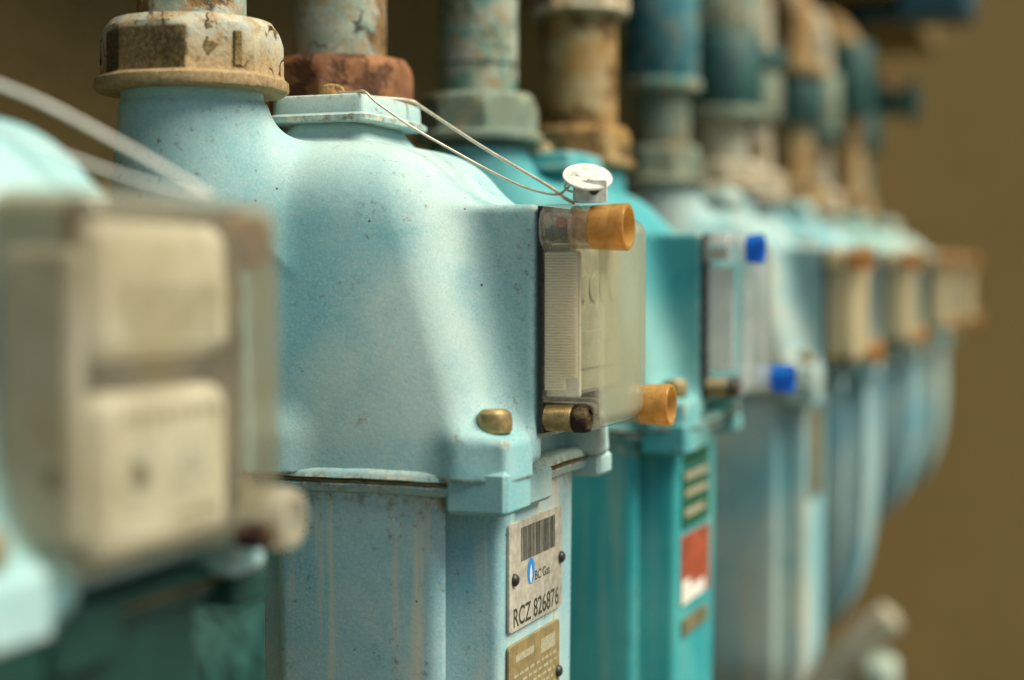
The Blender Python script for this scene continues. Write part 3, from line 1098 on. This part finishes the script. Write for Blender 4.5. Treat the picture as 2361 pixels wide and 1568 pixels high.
# --- the far ones
m3, cv3, lo3 = meter(311, 0, -4, 'dark teal gas meter with bright clear index cover and blue seal caps', 'B', 'box', 'teal', COVER_PLAIN, 'cap_blue', 'bright_clear', uppermat='teal_top')
def stick(name, y0, z0, y1, z1, mat, par, x=-12.4, t_=1.5):
    return obj(name, plate_mesh(name, y0, z0, y1, z1, x, x + t_, 1.5), mat, par)
stick('green_plate', -50, -98, 16, -84, 'deep_green', m3)
g = stick('data_plate', -52, -138, 18, -100, 'deep_green', m3)
as_print(obj('worn_print', quad_mesh('worn_print', [(-46, -107, 12, -102), (-46, -118, 12, -113.5), (-46, -131, 4, -126)], -10.8), 'tan_print', g))
st = stick('red_sticker', -52, -188, 22, -143, 'red', m3, x=-12.3, t_=0.7)
obj('sticker_edge', quad_mesh('sticker_edge', [(-52, -187.5, -30, -172), (-30, -187.5, 8, -178)], -11.5), 'white', st)
stick('lower_plate', -50, -208, 14, -197, 'olive', m3)

m4, cv4, lo4 = meter(758, 0, -4, 'pale grey green gas meter fourth in the row with cream index cover', 'B', 'box', 'pale', COVER_PLAIN, 'amber_faded', 'milky', uppermat='pale')
stick('data_plate', -50, -175, 14, -95, 'olive', m4)
m5, cv5, lo5 = meter(1125, 0, 0, 'weathered blue gas meter fifth in the row with tapering lower case', 'B', 'cone', 'steelblue', COVER_PLAIN, 'amber_faded', 'milky', uppermat='pale')
m6, cv6, lo6 = meter(1528, 0, 4, 'chalky gas meter sixth in the row with short rounded bottom', 'B', 'round', 'steelblue', COVER_PLAIN, 'amber_faded', 'milky', uppermat='chalk_teal')
m7, cv7, lo7 = meter(1850, 0, 6, 'last gas meter at the far end of the row', 'B', 'round', 'pale', COVER_PLAIN, 'amber_faded', 'milky', uppermat='chalk_teal')

# ------------------------------------------------------------------ riser pipes with union nuts
def nut_mesh(sides, rc, rf, h, fl, rot=0.0, rin=20, crust_face=None, top_ch=4.5, seg=96):
    """union nut: z = 0 at the underside of its flange"""
    b = B()
    rs = []
    prof = [(0.0, 'f', rf - 2.2), (0.9, 'f', rf - 0.5), (2.2, 'f', rf), (fl - 1.6, 'f', rf - 0.3), (fl - 0.4, 'f', rf - 1.6), (fl + 0.4, 'n', 0.4), (fl + 2, 'n', 0),
            (h * 0.42, 'n', 0), (h * 0.68, 'n', 0), (h * 0.80, 'c', 0.25), (h * 0.89, 'c', 0.55), (h * 0.95, 'c', 0.85), (h, 'c', 1.0)]
    for z, k, v in prof:
        ring = []
        for j in range(seg):
            a = rot + 2 * math.pi * j / seg
            la = (2 * math.pi * j / seg) % (2 * math.pi / sides) - math.pi / sides
            ro = min(rc * math.cos(math.pi / sides) / math.cos(la), rc)
            if k == 'f':
                r = v
            elif k == 'n':
                r = ro + v
            else:
                r = min(ro, rc - (rc - rc * math.cos(math.pi / sides)) * 0.6 - top_ch * (v ** 1.6) + 1.2)
            r += random.uniform(-0.08, 0.08)
            ring.append((r * math.cos(a), r * math.sin(a), z + random.uniform(-0.15, 0.15) * (k == 'f')))
        rs.append(ring)
    rs.append([(rin * math.cos(rot + 2 * math.pi * j / seg), rin * math.sin(rot + 2 * math.pi * j / seg), h + 0.3) for j in range(seg)])
    b.rings(rs, cap1=False)
    if crust_face is not None:
        for fi, f in enumerate(b.f):
            if len(f) == 4:
                c = np.mean([b.v[q] for q in f], 0)
                a = math.degrees(math.atan2(c[1], c[0]))
                if crust_face[0] < a < crust_face[1] and c[2] < h * 0.78:
                    b.i[fi] = 1
    return b.mesh('union_nut', sharp=28)

def pipe_mesh(prof, seg=48):
    b = B()
    b.lathe(prof, seg=seg)
    me = b.mesh('pipe', sharp=30)
    return me

WZ = 400        # height above the index centres where the risers turn to the wall
def riser(name, label, u_loc, nut_mat, pipe_mat, r=26, rc=44.5, rf=46.8, z0=111.5, h=36, sides=8, rot=0.0, crust_face=None, extras=(), nut_mats=None):
    x, y = u_loc
    e = thing('riser_pipe', label, 'pipe', 'riser pipes above the gas meters', (ORG.x + x * 0.001, ORG.y + y * 0.001, ORG.z + z0 * 0.001))
    obj('union_nut', nut_mesh(sides, rc, rf, h, 7.0, rot, r - 1, crust_face), nut_mats or nut_mat, e)
    back = (WALL_X - ORG.x) * 1000 - x
    pts = [(0, 0, 1), (0, 0, h + 60), (0, 0, 200), (0, 0, WZ - z0 - 70)]
    for k in range(1, 9):
        a = math.pi / 2 * k / 8
        pts.append((-60 * (1 - math.cos(a)), 0, WZ - z0 - 70 + 60 * math.sin(a)))
    pts.append((back - 20, 0, WZ - z0 - 10))
    b = B()
    b.tube(pts, r, 40)
    obj('pipe', b.mesh('pipe', sharp=40), pipe_mat, e)
    for nm, prof, mat, sd in extras:
        if sd:
            o = obj(nm, nut_mesh(sd, prof[0], prof[1], prof[3], 4.0, 0.3, r - 1), mat, e, (0, 0, prof[2]))
        else:
            bb = B()
            bb.lathe(prof, seg=44)
            obj(nm, bb.mesh(nm, sharp=35), mat, e)
    return e

def col(r0, r1, z0, z1):           # a sleeve: radius r1 between z0 and z1 on a pipe of radius r0
    return [(r0 * 0.9, z0), (r1 - 0.8, z0), (r1, z0 + 1.5), (r1, z1 - 1.5), (r1 - 1, z1), (r0 * 0.9, z1)]

va = math.degrees(math.atan2(-0.935, 0.353))     # direction from the pipe to the camera, roughly
va2 = math.degrees(math.atan2(-(ORG.y - 0.084), -(ORG.x - 0.160)))
e = riser('r', 'riser pipe with big cream octagonal nut, paint flaking, beside the seal wire cap', (-160, -84), None, 'pipe_cream', r=25.4, rc=42.8, rf=45.4, z0=105.4, h=33, rot=R(va2 - 4.4),
          nut_mats=[nut_paint('flaking_cream_nut', R(va2 - 41))])
b = B()
ang = R(va2 + 30)
b.box((-2.2, -1.2, -8), (2.2, 1.6, 8), 0.6)
obj('casting_bar', b.mesh('casting_bar'), 'crust', e, (40.0 * math.cos(ang), 40.0 * math.sin(ang), 17.5), (0, 0, ang + math.pi / 2))
riser('r', 'riser pipe with rusty brown nut behind the small top cap', (-160, 70), 'rust', 'pipe_cream', r=26, rc=42, rf=43, z0=104, h=36, sides=8, rot=0.2)
riser('r', 'pale riser pipe with grey green nut on the dark teal meter, nearer one', (PORT_B[0][0], 311 + PORT_B[0][1]), 'grey_green', 'teal_pipe', r=26, rc=40, rf=43, z0=107, h=32, rot=0.5,
      extras=(('collar', col(26, 28, 96, 120), 'grey_green', 0), ('flow_mark', [(0, 0)] * 0 or col(26, 26.5, 50, 52), 'dark_teal', 0)))
riser('r', 'ochre stained riser pipe on the dark teal meter with cream nut above it', (PORT_B[1][0], 311 + PORT_B[1][1]), 'ochre', 'ochre', r=28, rc=39, rf=42, z0=100, h=30, rot=0.1,
      extras=(('upper_nut', (37, 38, 112, 44), 'cream_pipe', 6), ))
riser('r', 'grey riser pipe with blue coupling above a broad grey green nut', (PORT_B[0][0], 758 + PORT_B[0][1]), 'grey_green', 'grey_green', r=26, rc=38, rf=42, z0=104, h=36, rot=0.6,
      extras=(('coupling', col(26, 34, 92, 190), 'blue_pipe', 0), ('coupling_rim', col(26, 37, 86, 96), 'teal_pipe', 0)))
riser('r', 'cream riser pipe on the fourth meter with dark green valve above', (PORT_B[1][0], 758 + PORT_B[1][1]), 'cream_pipe', 'cream_pipe', r=27, rc=42, rf=45, z0=106, h=30, rot=0.4,
      extras=(('valve_body', col(26, 41, 78, 150), 'dark_teal', 0), ('valve_rim', col(26, 45, 72, 82), 'grey_green', 0), ('valve_top', col(26, 36, 149, 200), 'teal_pipe', 0)))
riser('r', 'cream riser pipe with grey coupling on the fifth meter, near side', (PORT_B[0][0], 1125 + PORT_B[0][1]), 'cream_pipe', 'cream_pipe', r=26, rc=42, rf=45, z0=106, h=34, rot=0.2,
      extras=(('coupling', col(26, 37, 92, 150), 'grey_green', 0), ('collar', col(26, 41, 148, 168), 'dark_teal', 0)))
riser('r', 'rusty brown riser pipe on the fifth meter, far side', (PORT_B[1][0], 1125 + PORT_B[1][1]), 'ochre', 'ochre', r=24, rc=40, rf=43, z0=106, h=34, rot=0.9,
      extras=(('coupling', col(24, 36, 100, 160), 'dark_teal', 0), ('collar', col(24, 41, 156, 172), 'ochre', 0)))
riser('r', 'cream riser pipe on the sixth meter, near side', (PORT_B[0][0], 1528 + PORT_B[0][1]), 'cream_pipe', 'cream_pipe', r=24, rc=40, rf=43, z0=106, h=34, rot=0.3,
      extras=(('coupling', col(24, 35, 110, 190), 'grey_green', 0), ('collar', col(24, 40, 104, 114), 'dark_teal', 0)))
riser('r', 'ochre riser pipe on the sixth meter, far side', (PORT_B[1][0], 1528 + PORT_B[1][1]), 'ochre', 'ochre', r=24, rc=40, rf=43, z0=106, h=34, rot=0.7,
      extras=(('coupling', col(24, 38, 150, 250), 'dark_teal', 0), ))
riser('r', 'teal riser pipe on the last meter, near side', (PORT_B[0][0], 1850 + PORT_B[0][1]), 'teal_pipe', 'teal_pipe', r=26, rc=40, rf=43, z0=106, h=34, rot=0.1,
      extras=(('coupling', col(26, 42, 110, 170), 'dark_teal', 0), ))
e = riser('r', 'dark teal riser pipe at the row end with shut-off valve', (-170, 1850 + 80), 'dark_teal', 'teal_pipe', r=30, rc=42, rf=46, z0=106, h=34, rot=0.4,
      extras=(('valve_body', col(30, 46, 120, 250), 'dark_teal', 0), ))
b = B()
b.lathe([(20, 30), (26, 34), (26, 60), (18, 64), (18, 84), (32, 86), (32, 104), (20, 108)], org=(0, 0, 200), axis='X', seg=28)
obj('valve_stem', b.mesh('valve_stem', sharp=35), 'dark_teal', e)
b = B()
b.box((78, -60, 326), (190, 60, 440), 8)
b.box((-10, -20, 286), (14, 20, 350), 4)
b.box((-10, -20, 330), (80, 20, 356), 4)
obj('valve_box', b.mesh('valve_box', sharp=30), 'deep_blue', e)

# ------------------------------------------------------------------ seal wires
def rel(x, y, z):
    return (x, y, z)
sw = thing('seal_wire', 'thin pale seal wire with round tin tag on the sharp meter', 'seal wire', None, ORG)
w1 = bez([(-114, -24, 111), (-100, -36, 109.2), (-89, -45.5, 108.2), (-82, -46, 102.5), (-66, -42, 91), (-46, -36, 79), (-29, -33, 69.5), (-12, -37, 62), (2, -42, 58), (10, -46, 57.2), (13, -47, 58.8), (15.5, -48, 60.5)], 8)
b = B(); b.tube(w1, 0.62, 8)
obj('strand', b.mesh('strand'), 'wire', sw)
w2 = bez([(-113, -20, 111), (-100, -8, 109.6), (-86.5, 2, 108.6), (-78, 1, 104), (-40, -18, 83), (0, -33, 62), (11, -40, 55.5), (16, -42.5, 53.2)], 8)
b = B(); b.tube(w2, 0.85, 8)
obj('strand', b.mesh('strand'), 'wire', sw)
loop = [(18.5 + 4.6 * math.cos(a) - 0.4, -48 + 0.8 * math.sin(a * 2), 60.4 + 2.4 * math.sin(a)) for a in np.linspace(-2.6, 4.0, 26)]
b = B(); b.tube(loop, 0.55, 8)
obj('wire_loop', b.mesh('wire_loop'), 'wire', sw)
b = B()
b.lathe([(1, -0.7), (11.0, -0.7), (11.6, 0), (11.2, 0.7), (10.4, 0.5), (9.8, 0.75), (1, 0.75)], seg=36)
b.lathe([(1.5, 0.7), (1.4, 1.3), (0.4, 1.5)], org=(-3.4, -1.5, 0), seg=12)
b.lathe([(1.5, 0.7), (1.4, 1.3), (0.4, 1.5)], org=(2.6, -2.2, 0), seg=12)
tag = obj('tag_disc', b.mesh('tag_disc', sharp=40), 'tin', sw, (23.0, -44, 64.8), (R(30), R(17), 0))
# sleeve with a hole: a bent strip
b = B()
def sl(x, z):
    return (24.5 + x, -49.5 + 0.05 * x * x * 0.3, 53.0 + z)
n = 28
hole = [(3.2 + 2.3 * math.cos(a), 5.4 + 2.3 * math.sin(a)) for a in np.linspace(0, 2 * math.pi, n, endpoint=False)]
outer = []
for hx, hz in hole:
    dx_, dz_ = hx - 3.2, hz - 5.4
    k = min((5.6 if dx_ > 0 else 9.2) / max(abs(dx_), 1e-6), (4.6 if dz_ > 0 else 5.6) / max(abs(dz_), 1e-6))
    outer.append((3.2 + dx_ * k, 5.4 + dz_ * k))
rings_ = []
for dy_, pp in ((0, hole), (0, outer), (1.2, outer), (1.2, hole)):
    rings_.append([(24.5 + x, -49.5 + dy_ + 0.02 * x * x, 53.0 + z) for x, z in pp])
b.rings(rings_ + [rings_[0]], False, False)
obj('tag_sleeve', b.mesh('tag_sleeve', sharp=40), 'tin', sw)
b = B()
b.box((17, -48.2, 53), (30, -40, 62.5), 1.5)
obj('tag_core', b.mesh('tag_core'), 'register_dark', sw)

o1 = Vector((m1.location))
sc_ = thing('seal_wire', 'thick white blurred seal cord running down to the nearest meter cover', 'seal wire', None, o1)
b = B(); b.tube(bez([(-118, -22, 112), (-86, -11, 101), (-50, 2, 88), (-18, 13, 70.5), (6, 22, 55.5)], 8), 0.8, 10)
obj('strand', b.mesh('strand'), 'cord', sc_)
b = B(); b.tube(bez([(-118, -18, 110), (-86, -10, 91), (-50, 0, 74), (-18, 12, 61.5), (4, 20, 55.5)], 8), 0.55, 10)
obj('strand', b.mesh('strand'), 'cord', sc_)

# ------------------------------------------------------------------ pale bent pipe low at the far end
bp = thing('pipe_fitting', 'pale slanting pipe fitting low down at the far end, below the short meter', 'pipe', None, (ORG.x - 0.165, ORG.y + 1.5, ORG.z - 0.07))
b = B()
b.tube([(-210, 0, -700), (-150, 0, -640), (-60, 0, -550), (60, 0, -430), (104, 0, -386), (122, 0, -370), (126, 0, -366)], [24, 24, 24, 24, 24, 21, 8], 24)
obj('pipe', b.mesh('pipe', sharp=50), 'cream_pale', bp)
b = B()
b.tube([(-120, -10, -760), (-30, -10, -640), (20, -10, -560), (50, -10, -518), (58, -10, -508)], [20, 20, 20, 18, 6], 24)
obj('side_pipe', b.mesh('side_pipe', sharp=50), 'cream_pale', bp)
b = B()
b.box((30, -24, -815), (92, 30, -470), 10)
b.box((86, -30, -815), (128, 36, -430), 8)
obj('valve_body', b.mesh('valve_body', sharp=30), 'chalk_teal', bp)

# ------------------------------------------------------------------ added dark pipe, stands in for the shade in the gap behind the meters
mp = thing('added_dark_pipe', 'added thick dark teal pipe standing in for the shade behind the gas meters', 'pipe', None, (WALL_X + 0.10, ORG.y, ORG.z - 0.25))
b = B()
b.tube([(0, -900, 0), (0, -400, 0), (0, 0, 0), (0, 600, 0), (0, 1200, 0), (0, 1700, 0)], 82, 40)
obj('pipe', b.mesh('pipe', sharp=40), 'dark_teal', mp)
for yy in (-880, 420, 1640):
    b = B()
    b.lathe([(70, yy), (98, yy), (100, yy + 3), (100, yy + 27), (98, yy + 30), (70, yy + 30)], axis='Y', seg=40)
    obj('pipe_flange', b.mesh('pipe_flange', sharp=40), 'dark_teal', mp)
    b = B()
    b.box((-98, yy + 40, -30), (-60, yy + 80, 30), 4)
    obj('bracket', b.mesh('bracket', sharp=40), 'dark_teal', mp)
